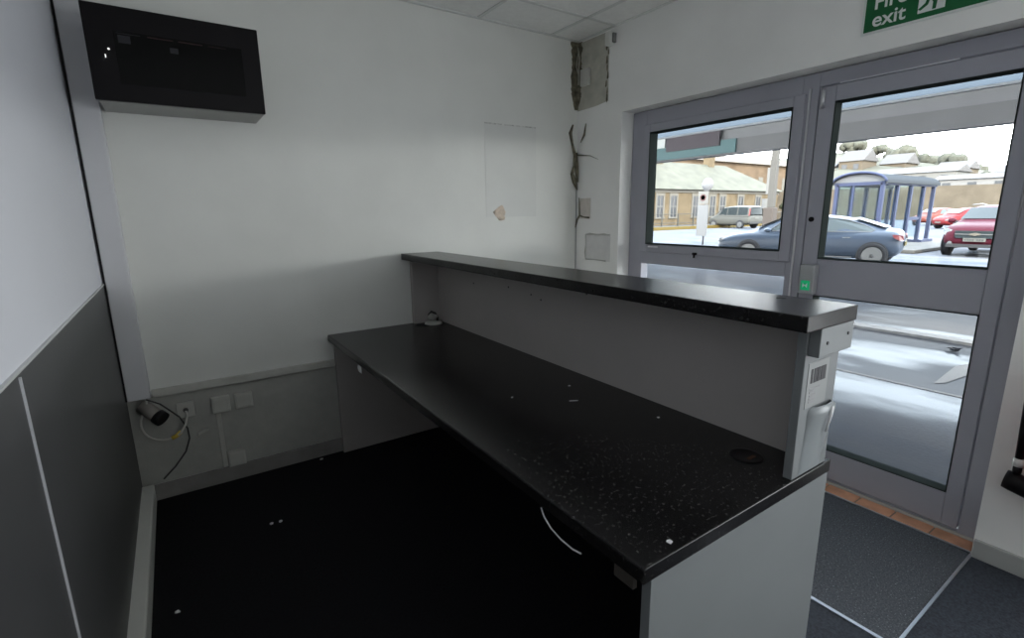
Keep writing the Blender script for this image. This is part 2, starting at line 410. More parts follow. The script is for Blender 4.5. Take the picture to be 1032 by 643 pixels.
scrap(1.190,1.352,-.5,.018,.0022,'thin white sliver lying in the middle of the worktop')
scrap(1.287,1.49,.1,.006,.004,'tiny white speck near the upstand in mid worktop')
scrap(1.325,1.06,.1,.006,.004,'tiny white speck close to the upstand nearer the cable hole')
scrap(1.02,1.52,.4,.006,.003,'tiny grey speck left of the thin sliver on the worktop')
tag(MB().tube([(.702,.918,.722),(.694,.895,.712),(.689,.86,.700),(.688,.82,.693),(.690,.78,.690),(.694,.755,.692)], .0022, 6).build('white_thread', paper),
    'curved white thread of cable hanging from the front edge of the worktop', 'cable')

# ------------------------------------------------------------------ wall-mounted screen
s0, s1, sz, st_, sf = -.19, .449, 1.947, 2.316, 2.765
t = thing('wall_screen', 'black wall mounted screen with a grey casing high on the back wall', 'screen', (.13,3.0,sz))
bx(s0+.008, s1-.004, sf+.018, YB-.002, sz, st_).build('casing', casing_grey, t, bevel=.008)
fp = bx(s0, s1, sf, sf+.022, sz+.004, st_+.004).build('front_panel', black_plastic, t, bevel=.004)
sg = bx(s0+.095, s1-.075, sf-.002, sf+.004, sz+.075, st_-.090).build('screen', screen_glass, t)
dim = mat('dim_display_mark', (.030,.030,.034), .5, .1); dimr = mat('dim_red_mark', (.06,.035,.035), .5, .1)
mb = MB(); ti = st_-.098
mb.box(s0+.105, s0+.185, sf-.003, sf-.001, ti-.003, ti); mb.box(s0+.108, s0+.150, sf-.0032, sf-.001, ti-.038, ti-.008)
mb.build('display_mark', dim, sg); bx(s0+.285, s0+.315, sf-.003, sf-.001, ti-.052, ti-.030).build('display_mark', dim, sg)
mb = MB()
mb.box(s0+.21, s0+.30, sf-.003, sf-.001, ti-.003, ti); mb.box(s0+.32, s0+.41, sf-.003, sf-.001, ti-.003, ti); mb.box(s0+.43, s0+.50, sf-.003, sf-.001, ti-.0028, ti-.0012)
mb.build('red_line', dimr, sg)
mb = MB(); mb.lathe([(.004,0),(.004,.003)], (s0+.072,sf-.003,st_-.165), 'y', 10); mb.box(s0+.056, s0+.060, sf-.0015, sf+.001, st_-.20, st_-.187)
mb.build('indicator_light', mat('led', (.8,.8,.78), .4, .3, emit=((1,.98,.95), .6)), fp)

# ------------------------------------------------------------------ trunking, sockets and cables on the back wall
o = tag(bx(-.288, -.193, 2.985, YB-.001, .578, 2.40).build('corner_trunking', white_pvc, bevel=.004), 'wide white vertical cable trunking in the corner below the screen', 'trunking')
bx(-.296, -.2885, 2.99, YB-.001, .578, ZC-.001).build('shade_strip', rubber, o)  # black strip standing in for the shade beside the trunking
bx(-.288, -.193, 2.985, YB-.001, 2.40, ZC-.001).build('upper_cover', white_pvc, o)
o = tag(bx(-.19, .724, YB-.022, YB-.001, .566, .607).build('dado_trunking', cream_pvc, bevel=.003), 'long off-white horizontal trunking running along the back wall to the counter', 'trunking')
def faceplate(x, z, wd, h, dp, name, label, cat, detail=None):
    o = thing(name, label, cat, (x,YB,z))
    bx(x, x+wd, YB-dp, YB-.001, z, z+h).build('cover', cream_pvc, o, bevel=.003)
    return o
p = faceplate(-.098, .425, .080, .085, .014, 'wall_socket', 'square off-white outlet with a cable plugged in beside the black pipe', 'socket')
MB().lathe([(.012,0),(.012,.012),(.006,.016)], (-.058,YB-.029,.470), 'y', 14).build('cable_plug', mat('plug_grey', (.16,.16,.15), .5, .3), p)
p = faceplate(.060, .420, .088, .088, .034, 'wall_socket', 'deep off-white box above the narrow vertical conduit', 'socket')
bx(.068, .140, YB-.037, YB-.033, .428, .500).build('front_cover', cream_pvc, p, bevel=.002)
p = faceplate(.172, .418, .088, .088, .022, 'wall_socket', 'right-hand off-white blank box under the horizontal trunking', 'socket')
bx(.180, .252, YB-.025, YB-.021, .426, .498).build('front_cover', cream_pvc, p, bevel=.002)
p = faceplate(.102, .092, .086, .086, .036, 'wall_socket', 'low off-white box sitting just above the skirting', 'socket')
bx(.108, .182, YB-.039, YB-.035, .098, .172).build('front_cover', cream_pvc, p, bevel=.002)
o = tag(bx(.074, .098, YB-.014, YB-.001, .09, .420).build('vertical_conduit', cream_pvc, bevel=.002), 'narrow vertical conduit joining the deep box to the skirting', 'conduit')
mb = MB(); mb.prism([(-.022,.310),(.030,.330),(.034,.343),(-.018,.323)], 'y', YB-.022, YB-.001)
tag(mb.build('cable_clip', cream_pvc, bevel=.002), 'small tilted off-white clip on the wall left of the vertical conduit', 'clip')
t = thing('black_pipe', 'stub of grey pipe with a black open end poking out in the corner', 'pipe', (-.16,YB-.05,.47))
MB().tube([(-.235,YB-.03,.535),(-.165,YB-.10,.478)], .034, 16).build('sleeve', mat('pipe_grey', (.30,.28,.26), .5, .3), t)
MB().tube([(-.178,YB-.088,.489),(-.157,YB-.108,.471)], .037, 16).build('open_end', rubber, t)
t = thing('white_cable_loop', 'white looped cable with yellow tape hanging from the corner trunking', 'cable', (-.2,YB-.04,.45))
def arc(cx, cz, r, a0, a1, y, n=14): return [(cx+r*math.cos(math.radians(a0+(a1-a0)*k/n)), y, cz+r*1.05*math.sin(math.radians(a0+(a1-a0)*k/n))) for k in range(n+1)]
MB().tube([(-.215,YB-.05,.585)]+arc(-.155,.445,.098,128,310,YB-.06)+[(-.070,YB-.045,.395),(-.056,YB-.032,.44),(-.058,YB-.030,.468)], .006, 8).build('cable', mat('cable_white', (.55,.54,.50), .5, .3), t)
MB().tube([(-.135,YB-.058,.343),(-.112,YB-.056,.352),(-.092,YB-.052,.368)], .011, 8).build('yellow_tape', yellow_tag, t)
tag(MB().tube([(-.215,YB-.055,.575),(-.16,YB-.06,.54),(-.09,YB-.05,.45),(-.062,YB-.03,.37),(-.060,YB-.02,.31),(-.085,YB-.02,.24),(-.14,YB-.02,.17),(-.20,YB-.022,.115)], .004, 8).build('dark_cable', mat('cable_dark', (.06,.06,.06), .5, .3)),
    'thin dark cable curving down the wall from the corner to the skirting', 'cable')
# floor crumbs
for x, y, l in ((.585,2.98,'white crumb on the carpet by the back skirting'), (.222,2.445,'larger white crumb on the black carpet in front of the sockets'), (.262,2.44,'smaller white crumb on the black carpet in front of the sockets'), (-.165,2.05,'white crumb on the carpet beside the left skirting')):
    tag(MB().blob((x,y,.008), .007, 1, .3, sq=(1.4,1,.8), seed=x).build('floor_crumb', paper), l, 'crumb', 'crumbs on the carpet')

# ------------------------------------------------------------------ marks and remains on the walls
fpn = tag(bx(1.846, 2.281, YB-.0022, YB-.0005, 1.445, 2.075).build('faded_paint_patch', faded), 'tall faded rectangle of paint on the back wall near the corner', 'paint patch')
mb = MB(); mb.blob((1.965,YB-.0015,1.478), .068, 2, .25, sq=(.85,.03,.75), seed=4); mb.build('plaster_chip', tan, fpn)
mb = MB(); mb.box(1.846,2.281,YB-.003,YB-.002,2.066,2.075); mb.build('upper_edge', mat('edge_mark', (.58,.58,.55), .8, .1, var=.3, scale=40), fpn)
pp = MB(); pp.prism([(3.043,2.69),(2.722,2.69),(2.724,2.45),(2.719,2.24),(2.85,2.225),(3.043,2.22)], 'x', XR-.0025, XR-.0003)
pp = tag(pp.build('bare_plaster_patch', bare_plaster), 'large brownish bare plaster patch high in the corner above the window wall', 'plaster patch')
mb = MB()
for k in range(9):
    z = 2.66-.05*k; mb.blob((XR-.002, 2.735+.008*math.sin(k*2.3), z), .016+.008*math.sin(k*1.7)**2, 1, .4, sq=(.12,.4,1.5), seed=k+20)
mb.build('dark_edge', brown_rot, pp)
mb = MB(); rr = random.Random(5); cols = []
for k in range(46):
    z = 2.695-.0104*k; a1 = .030+.030*abs(mnoise.noise(Vector((k*.23,1.3,0)))); a2 = .035+.05*abs(mnoise.noise(Vector((k*.19,7.7,0))))
    if k > 34: a1 *= (46-k)/12; a2 *= (46-k)/12
    n3 = lambda q: .004+.010*abs(mnoise.noise(Vector((k*.4,q,3.1))))
    cols.append([(XR-a1-.03,YB-.0008,z),(XR-a1*.9-.02,YB-n3(1),z),(XR-a1*.5-.01,YB-n3(2),z),(XR-n3(3)-.004,YB-n3(4)-.004,z),(XR-n3(5),YB-a2*.4,z),(XR-n3(6)*.7,YB-a2*.75,z),(XR-.0008,YB-a2,z)])
mb.loft(cols, smooth=False)
tag(mb.build('broken_plaster_corner', brown_rot), 'crumbling brown plaster strip running down the corner from the ceiling', 'broken plaster')
mb = MB()
mb.tube([(XR-.05,YB-.006,2.12),(XR-.075,YB-.006,2.06),(XR-.055,YB-.008,1.98),(XR-.03,YB-.010,1.90),(XR-.035,YB-.010,1.82),(XR-.055,YB-.008,1.76),(XR-.03,YB-.012,1.70),(XR-.012,YB-.02,1.64)], [.006,.014,.009,.013,.011,.014,.018,.005], 8)
mb.tube([(XR-.012,YB-.006,1.92),(XR-.012,YB-.012,1.82),(XR-.01,YB-.02,1.70)], [.010,.014,.010], 8)
mb.tube([(XR-.006,YB-.045,1.99),(XR-.006,YB-.085,2.04),(XR-.004,YB-.10,2.12)], [.003,.008,.003], 6)
mb.tube([(XR-.012,YB-.02,1.90),(XR-.005,YB-.15,1.885),(XR-.003,YB-.24,1.85)], [.006,.003,.001], 6)
tag(mb.build('torn_plaster_scar', brown_rot), 'dark brown ragged scar in the middle of the room corner', 'wall damage')
mb = MB(); mb.tube([(XR-.018,YB-.014,2.66),(XR-.028,YB-.045,2.58),(XR-.03,YB-.04,2.50),(XR-.022,YB-.03,2.40)], .005, 6); mb.tube([(XR-.02,YB-.02,2.62),(XR-.045,YB-.03,2.52),(XR-.03,YB-.045,2.45)], .003, 6)
tag(mb.build('loose_wire', mat('pale_wire', (.45,.44,.38), .6, .3)), 'pale loose wires dangling in the broken corner near the ceiling', 'wire')
t = thing('junction_box', 'small off-white junction box on the bare plaster in the corner', 'junction box', (XR,2.955,2.40))
bx(XR-.035, XR-.003, 2.905, 2.985, 2.38, 2.495).build('box', cream_pvc, t, bevel=.004); bx(XR-.039, XR-.034, 2.912, 2.978, 2.388, 2.487).build('lid', cream_pvc, t, bevel=.002)
t = thing('ceiling_sensor', 'small white sensor high on the wall just under the ceiling', 'sensor', (XR,2.695,2.60))
bx(XR-.05, XR-.0005, 2.67, 2.722, 2.585, 2.672).build('body', mat('sensor_white', (.66,.66,.62), .4, .4), t, bevel=.01)
bx(XR-.030, XR-.0005, 2.655, 2.67, 2.60, 2.66).build('side_bracket', mat('sensor_grey', (.2,.2,.19), .5, .3), t, bevel=.003)
o = tag(bx(XR-.0022, XR-.0003, 2.88, 3.0, 1.42, 1.575).build('tan_wall_patch', mat('pinkish_plaster', (.64,.60,.55), .85, .15, var=.08, scale=25)), 'small pinkish square patch with stains beside the corner', 'wall patch')
mb = MB(); mb.tube([(XR-.003,2.89,1.428),(XR-.003,2.95,1.432),(XR-.003,3.0,1.445),(XR-.004,3.03,1.41),(XR-.01,3.04,1.35)], [.008,.005,.009,.008,.004], 6); mb.tube([(XR-.003,3.0,1.445),(XR-.003,3.005,1.53),(XR-.003,3.01,1.58)], [.008,.006,.003], 6)
mb.build('stain', brown_rot, o)
o = tag(bx(XR-.002, XR-.0003, 2.660, 2.93, 1.105, 1.31).build('filler_patch', filler), 'pale square of rough filler on the wall left of the window', 'wall patch')
MB().tube([(XR-.002,2.665,1.302),(XR-.002,2.73,1.306),(XR-.002,2.80,1.300),(XR-.002,2.88,1.305),(XR-.002,2.926,1.298),(XR-.002,2.924,1.22),(XR-.002,2.927,1.16),(XR-.002,2.92,1.11),(XR-.002,2.82,1.112),(XR-.002,2.70,1.108)], [.004,.009,.005,.010,.007,.004,.010,.008,.004,.006], 6).build('rough_edge', mat('filler_edge_grey', (.50,.50,.47), .85, .1), o)  # uneven ridge in a grey darker than the filler
tag(MB().tube([(XR-.006,YB-.006,1.66),(XR-.006,YB-.006,1.30),(XR-.006,YB-.006,.012)], .004, 6).build('corner_pipe', mat('cable_grey', (.40,.40,.40), .7, .2)), 'thin painted cable running down the room corner', 'cable')  # cable in one plain mid grey

# ------------------------------------------------------------------ fire extinguisher at the right edge
ex, ey = 2.585, .238
t = thing('fire_extinguisher', 'red fire extinguisher with black hose and nozzle on the wall right of the door', 'fire extinguisher', (ex,ey,.36))
MB().lathe([(0,.345),(.06,.345),(.074,.36),(.076,.40),(.076,.78),(.070,.82),(.045,.855),(.022,.87),(.022,.89),(0,.89)], (ex,ey,0), 'z', 28).build('cylinder', red_ext, t)
MB().lathe([(.024,.885),(.024,.92),(.012,.93),(0,.93)], (ex,ey,0), 'z', 16).build('valve', black_plastic, t)
MB().tube([(ex,ey,.93),(ex-.05,ey-.01,.945),(ex-.12,ey-.02,.95)], .009, 8).build('handle', black_plastic, t)
hs = MB().tube([(ex,ey+.02,.905),(ex,ey+.08,.90),(ex,ey+.125,.85),(ex,ey+.130,.76),(ex,ey+.126,.64),(ex,ey+.122,.52)], .0135, 10).build('hose', black_plastic, t)
MB().lathe([(.0165,0),(.0165,.032)], (ex,ey+.122,.492), 'z', 14).build('hose_clip', mat('clip_white', (.6,.6,.58), .4, .4), hs)
MB().tube([(ex,ey+.122,.495),(ex,ey+.122,.455)], .014, 10).tube([(ex,ey+.150,.428),(ex,ey+.125,.425),(ex,ey+.09,.412),(ex,ey+.03,.39)], [.036,.040,.036,.03], 14).build('nozzle', black_plastic, t)
bx(ex+.07, XR-.001, ey-.02, ey+.02, .55, .75).build('wall_bracket', rubber, t)

# =================================================================== OUTSIDE
EXT = .5
wet = bpy.data.materials.new('wet_asphalt'); wet.use_nodes = True
nt = wet.node_tree; N = nt.nodes; Lk = nt.links; b = N['Principled BSDF']
tc = N.new('ShaderNodeTexCoord'); mp = N.new('ShaderNodeMapping'); mp.inputs['Scale'].default_value = (1.0,.35,1); Lk.new(tc.outputs['Object'], mp.inputs['Vector'])
nz = N.new('ShaderNodeTexNoise'); nz.inputs['Scale'].default_value = 1.1; nz.inputs['Detail'].default_value = 5; Lk.new(mp.outputs['Vector'], nz.inputs['Vector'])
r1 = N.new('ShaderNodeValToRGB'); r1.color_ramp.elements[0].position = .52; r1.color_ramp.elements[1].position = .60
r1.color_ramp.elements[0].color = (.55,.55,.55,1); r1.color_ramp.elements[1].color = (.07,.07,.07,1)
Lk.new(nz.outputs['Fac'], r1.inputs['Fac']); Lk.new(r1.outputs['Color'], b.inputs['Roughness'])
r2 = N.new('ShaderNodeValToRGB'); r2.color_ramp.elements[0].position = .35; r2.color_ramp.elements[1].position = .6
r2.color_ramp.elements[0].color = (.080,.079,.082,1); r2.color_ramp.elements[1].color = (.055,.060,.068,1)
Lk.new(nz.outputs['Fac'], r2.inputs['Fac']); Lk.new(r2.outputs['Color'], b.inputs['Base Color'])
b.inputs['Specular IOR Level'].default_value = 0.0
nb = N.new('ShaderNodeTexNoise'); nb.inputs['Scale'].default_value = 40; Lk.new(tc.outputs['Object'], nb.inputs['Vector'])
bp = N.new('ShaderNodeBump'); bp.inputs['Strength'].default_value = .25; bp.inputs['Distance'].default_value = .01
Lk.new(nb.outputs['Fac'], bp.inputs['Height']); Lk.new(bp.outputs['Normal'], b.inputs['Normal'])
gl = N.new('ShaderNodeBsdfGlossy'); gl.inputs['Color'].default_value = (.88,.95,1,1); gl.inputs['Roughness'].default_value = .12
wm = N.new('ShaderNodeMapRange'); wm.inputs['From Min'].default_value = .50; wm.inputs['From Max'].default_value = .60
wm.inputs['To Min'].default_value = .012; wm.inputs['To Max'].default_value = .055
Lk.new(nz.outputs['Fac'], wm.inputs['Value'])
ms = N.new('ShaderNodeMixShader'); Lk.new(wm.outputs[0], ms.inputs['Fac']); Lk.new(b.outputs[0], ms.inputs[1]); Lk.new(gl.outputs[0], ms.inputs[2])
Lk.new(ms.outputs[0], N['Material Output'].inputs['Surface'])

E_ = dict(rough=.8, spec=.2)
line_white = mat('road_paint_white', (.14,.14,.14), .6, .2, var=.15, scale=6)
line_yellow = mat('kerb_yellow', (.12,.085,.022), .7, .2, var=.1, scale=4)
kerb_stone = mat('kerb_stone', (.085,.083,.078), .8, .2, var=.15, scale=5)
pave = mat('pavement_slabs', (.075,.072,.066), .8, .2, var=.15, scale=3)
canopy_grey = mat('canopy_grey', (.20,.205,.215), .7, .2, var=.05, scale=2)
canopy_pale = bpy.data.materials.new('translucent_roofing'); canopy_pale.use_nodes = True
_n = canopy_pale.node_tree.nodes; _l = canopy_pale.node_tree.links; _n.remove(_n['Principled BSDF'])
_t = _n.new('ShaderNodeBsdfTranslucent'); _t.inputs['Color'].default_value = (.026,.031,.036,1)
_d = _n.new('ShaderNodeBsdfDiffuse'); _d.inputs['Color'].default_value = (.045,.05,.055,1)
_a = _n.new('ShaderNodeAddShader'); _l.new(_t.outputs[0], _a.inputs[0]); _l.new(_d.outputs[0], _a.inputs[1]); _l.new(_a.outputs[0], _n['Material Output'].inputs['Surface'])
teal = mat('teal_trim', (.09,.16,.17), .6, .3)
stone = mat('buff_stone', (.125,.096,.060), .9, .1, var=.25, scale=1.6)
stone2 = mat('rosy_stone', (.13,.092,.06), .9, .1, var=.2, scale=.6)
dress = mat('dressed_stone', (.15,.14,.12), .9, .1)
slate = mat('mossy_slate', (.082,.080,.058), .8, .2, var=.25, scale=1.2)
dark_pane = mat('dark_pane', (.045,.048,.052), .2, .4)
white_out = mat('white_render', (.17,.165,.155), .9, .1, var=.05)
rail_iron = mat('iron_railing', (.05,.05,.045), .6, .3)
blue_frame = mat('shelter_blue', (.045,.054,.095), .6, .1)
shel_roof = mat('shelter_roof', (.055,.06,.066), .8, .0)
shel_glass = glass_mat('shelter_glass', (.82,.88,.90), .05)
blue_car = mat('dark_blue_paint', (.050,.066,.092), .4, .25)
red_car = mat('dark_red_paint', (.060,.010,.018), .5, .10)
bright_red = mat('bright_red_paint', (.14,.018,.02), .5, .12)
orange_red = mat('orange_red_paint', (.14,.040,.03), .5, .12)
silver_car = mat('silver_paint', (.085,.085,.076), .5, .2)
car_glass = mat('car_glass', (.085,.10,.10), .3, .12)
car_glass_d = mat('car_glass_dark', (.024,.031,.033), .3, .15)
tyre_m = mat('tyre', (.030,.030,.032), .8, .2)
alloy = mat('alloy', (.13,.13,.125), .35, .5)
chrome_c = mat('car_chrome', (.14,.14,.14), .25, .5)
lamp_red = mat('tail_lamp_red', (.16,.02,.02), .3, .4)
lamp_w = mat('head_lamp', (.13,.135,.14), .2, .5)
plate_m = mat('plate_white', (.13,.13,.115), .5, .3)
leaf_d = mat('tree_green', (.088,.088,.070), .9, .1, var=.3, scale=1.0)
leaf_l = mat('shrub_green', (.080,.088,.050), .9, .1, var=.3, scale=1.5)
bark = mat('bark', (.05,.042,.034), .9, .1)

GX = -.03
struct(MB().add([(XF-.02,-60,GX),(260,-60,GX),(260,140,GX),(XF-.02,140,GX)], [(0,1,2,3)]).build('ground', wet))
# road markings and kerbs in front of the door
struct(bx(7.15, 7.34, -6, 12, GX, GX+.03).build('kerb', line_white))
struct(bx(5.08, 5.13, -6, 9, GX, GX+.004).build('road_marking', line_white))
struct(MB().add([(5.32,1.345,GX+.005),(5.42,1.29,GX+.005),(6.4,1.18,GX+.005),(6.75,1.20,GX+.005),(6.1,1.40,GX+.005)], [(0,1,2,3,4)]).build('road_marking', line_white))
struct(bx(14.0, 14.10, -4, 4.3, GX, GX+.004).build('road_marking', line_white))
# shelter island
struct(bx(20.3, 28.5, 6.2, 11.0, GX, .10).build('pavement', pave, bevel=.03))
# canopy over the entrance
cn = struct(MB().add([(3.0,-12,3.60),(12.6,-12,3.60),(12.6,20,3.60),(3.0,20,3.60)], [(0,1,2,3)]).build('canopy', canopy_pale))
bx(12.55, 12.75, -12, 20, 3.30, 3.95).build('upper_fascia', canopy_grey, cn)
bx(12.50, 12.80, -12, 20, 2.92, 3.30).build('lower_fascia', mat('canopy_dark', (.15,.152,.158), .7, .2, var=.05, scale=2), cn)
bx(12.40, 12.5, -12, 20, 3.555, 3.598).build('edge_trim', mat('canopy_trim', (.26,.28,.30), .6, .2), cn)
bx(12.45, 12.5, 7.95, 20, 2.96, 3.30).build('teal_band', teal, cn)
tag(bx(12.40, 12.449, 8.4, 10.15, 3.17, 3.55).build('dark_sign_board', mat('dark_board', (.085,.075,.085), .7, .2)), 'dark blank board fixed under the canopy edge above the teal band', 'sign board')
tag(bx(12.40, 12.449, 10.2, 11.2, 3.30, 3.55).build('pale_sign_board', mat('pale_board', (.55,.58,.57), .7, .2)), 'pale blank board at the left end of the canopy edge', 'sign board')

# ---------------- cars
def interp(st, x):
    for a, b2 in zip(st, st[1:]):
        if a[0] <= x <= b2[0]:
            k = (x-a[0])/(b2[0]-a[0]); return [p+(q-p)*k for p, q in zip(a, b2)]
    return list(st[0] if x < st[0][0] else st[-1])
def car(name, label, loc, rz, paint, body, cab, side_windows, front_screen, rear_screen, wheels, wr, glassm, extras=None, group=None, chrome_trim=False, rim_m=alloy):
    """body: (x, z_bottom, z_shoulder, z_top, half_width); cab: (x, z_belt, z_roof, w_belt, w_roof)"""
    t = thing(name, label, 'car', loc, rz, group, local=True)
    def br(s):
        x, zb, zs, zt, w = s
        h = [(x,0,zb),(x,w*.80,zb),(x,w*.96,zb+.10),(x,w,zb+(zs-zb)*.55),(x,w*.96,zs),(x,w*.80,zt),(x,w*.4,zt+.015),(x,0,zt+.02)]
        return h + [(p[0],-p[1],p[2]) for p in h[-2:0:-1]]
    mb = MB(); R = [br(s) for s in body]
    def cap(r, dx): c = [sum(v[i] for v in r)/len(r) for i in range(3)]; return [(v[0]+dx, c[1]+(v[1]-c[1])*.6, c[2]+(v[2]-c[2])*.6) for v in r]
    R = [cap(R[0], -.02)] + R + [cap(R[-1], .02)]
    mb.loft(R, closed=True); n = len(R[0]); o = len(mb.v)-n*len(R)
    mb.f.append([o+k for k in range(n)]); mb.fl.append(True); o2 = len(mb.v)-n
    mb.f.append([o2+k for k in range(n)]); mb.fl.append(True)
    def cr(s):
        x, zs, zr, wb, wt_ = s
        h = [(x,wb,zs-.06),(x,wb*.985,zs),(x,wt_,zr-.07),(x,wt_*.88,zr-.01),(x,wt_*.45,zr+.01),(x,0,zr+.015)]
        return h + [(p[0],-p[1],p[2]) for p in h[-2::-1]]
    mb.loft([cr(s) for s in cab])
    bo = mb.build('body', paint, t, subsurf=1)
    def side_y(x, z, s, off):
        _, zs, zr, wb, wt_ = interp(cab, x); k = (z-zs)/max(.05, zr-.07-zs); return s*(wb*.985+(wt_-wb*.985)*k+off)
    for s in (1, -1):
        for poly in side_windows:
            mb = MB(); vs = [(x, side_y(x,z,s,.004), z) for x, z in poly]
            # triangulated fan over a fine edge
            mb.add(vs+[(x, side_y(x,z,s,-.03), z) for x, z in poly], [tuple(range(len(vs)))])
            wd = mb.build('side_window', glassm, t)
            if chrome_trim:
                MB().tube([(x, side_y(x,z,s,.006), z) for x, z in poly]+[(poly[0][0], side_y(*poly[0],s,.006), poly[0][1])], .014, 6).build('window_trim', chrome_c, wd)
    for nm, sc in (('windscreen', front_screen), ('rear_window', rear_screen)):
        if not sc: continue
        (xa, za, wa), (xb, zb, wb) = sc
        nx = 1 if nm == 'windscreen' else -1
        nrm = Vector((zb-za, 0, -(xb-xa))); nrm = nrm if nrm.x*nx > 0 else -nrm; nrm = nrm.normalized()*.03
        rows = [[(xa+(xb-xa)*k+nrm.x-abs(q)**3*.05*nx, (wa+(wb-wa)*k)*q, za+(zb-za)*k+nrm.z) for q in (-1,-.75,-.4,0,.4,.75,1)] for k in (0,.33,.66,1)]
        MB().loft(rows).build(nm, glassm, t)
    for xw, yw in wheels:
        for s in (1, -1):
            sy = s*yw
            MB().lathe([(wr+.028,0),(wr+.028,.012)], (xw, sy-(.012 if s < 0 else 0)+s*.006, wr+.01), 'y', 28).build('wheel_arch', rubber, t)
            wv = MB().lathe([(wr*.66,-.03),(wr*.70,.05*1),(wr*.95,.045),(wr,.02),(wr,-.14),(wr*.7,-.16)] if s > 0 else [(wr*.66,.03),(wr*.70,-.05),(wr*.95,-.045),(wr,-.02),(wr,.14),(wr*.7,.16)], (xw, sy+s*.0, wr), 'y', 28).build('wheel', tyre_m, t)
            mb = MB(); yo = sy+s*.045
            mb.lathe([(wr*.62,0),(wr*.70,s*.006),(wr*.70,-s*.05)], (xw,yo,wr), 'y', 28)
            mb.lathe([(0,0),(wr*.16,0),(wr*.18,-s*.02)], (xw,yo,wr), 'y', 14)
            for k in range(12):
                a = 2*PI*k/12; ca, sa = math.cos(a), math.sin(a); w1, w2 = wr*.045, wr*.075
                q = [(-w1*sa*-1,)]
                p1 = [(xw+wr*.12*ca-w1*sa, wr+wr*.12*sa+w1*ca),(xw+wr*.66*ca-w2*sa, wr+wr*.66*sa+w2*ca),(xw+wr*.66*ca+w2*sa, wr+wr*.66*sa-w2*ca),(xw+wr*.12*ca+w1*sa, wr+wr*.12*sa-w1*ca)]
                mb.prism(p1, 'y', yo-s*.02, yo-s*.004)
            MB().lathe([(0,0),(wr*.66,0)], (xw,yo-s*.045,wr), 'y', 24).build('brake_disc', rubber, wv)
            mb.build('rim', rim_m, wv)
    if extras: extras(t)
    return t

# blue saloon parked across the door: front towards +y (left in the photo)
sed_body = [(-2.02,.42,.70,.78,.64),(-1.99,.34,.80,.89,.78),(-1.90,.26,.84,.95,.86),(-1.6,.20,.86,.97,.92),(-.8,.19,.85,.93,.93),(.2,.19,.84,.90,.93),(1.05,.19,.83,.90,.93),(1.65,.20,.80,.88,.91),(2.15,.22,.72,.78,.86),(2.42,.26,.62,.66,.74),(2.50,.34,.54,.56,.58)]
sed_cab = [(-1.88,.88,.93,.78,.62),(-1.5,.88,1.06,.82,.62),(-1.0,.88,1.23,.86,.62),(-.4,.88,1.33,.87,.62),(.3,.87,1.34,.87,.62),(.8,.86,1.23,.86,.64),(1.25,.85,1.04,.84,.66),(1.6,.84,.88,.80,.66)]
def sed_extra(t):
    for s in (1,-1):
        MB().add([(-2.05,s*.60,.82),(-2.04,s*.74,.83),(-1.98,s*.835,.84),(-1.84,s*.895,.85),(-1.88,s*.90,.77),(-1.99,s*.845,.71),(-2.05,s*.74,.69),(-2.07,s*.60,.71)], [tuple(range(8))]).build('tail_lamp', lamp_red, t)
        MB().add([(2.25,s*.835,.72),(2.38,s*.76,.685),(2.49,s*.60,.62),(2.51,s*.58,.55),(2.42,s*.755,.57),(2.27,s*.84,.62)], [tuple(range(6))]).build('head_lamp', lamp_w, t)
        for x in (-.9, .15): MB().tube([(x-.09,s*.945,.76),(x,s*.955,.762),(x+.09,s*.945,.76)], .014, 6).build('door_handle', chrome_c, t)
        MB().blob((1.0,s*1.0,.93), .09, 2, .05, sq=(1.1,.9,.7)).build('wing_mirror', blue_car, t)
        MB().box(-1.05,1.05,s*.925-.01,s*.925+.01,.25,.275).build('sill_trim', chrome_c, t)
    bx(-2.085,-2.065,-.26,.26,.55,.66).build('number_plate', mat('plate_yellow', (.13,.10,.02), .5, .3), t)
car('blue_saloon_car', 'dark blue saloon car parked side-on outside the door and window', (15.25,7.04,GX), PI/2+.25, blue_car, sed_body, sed_cab,
    [[(1.0,.91),(.75,1.14),(.25,1.275),(-.28,1.275),(-.28,.91)], [(-.36,.91),(-.36,1.27),(-.85,1.21),(-1.20,1.09),(-1.46,.96),(-1.40,.91)]],
    ((1.42,.975,.66),(.82,1.24,.58)), ((-1.70,1.00,.60),(-1.0,1.245,.54)), [(1.50,.90),(-1.48,.90)], .315, car_glass, sed_extra, chrome_trim=True)

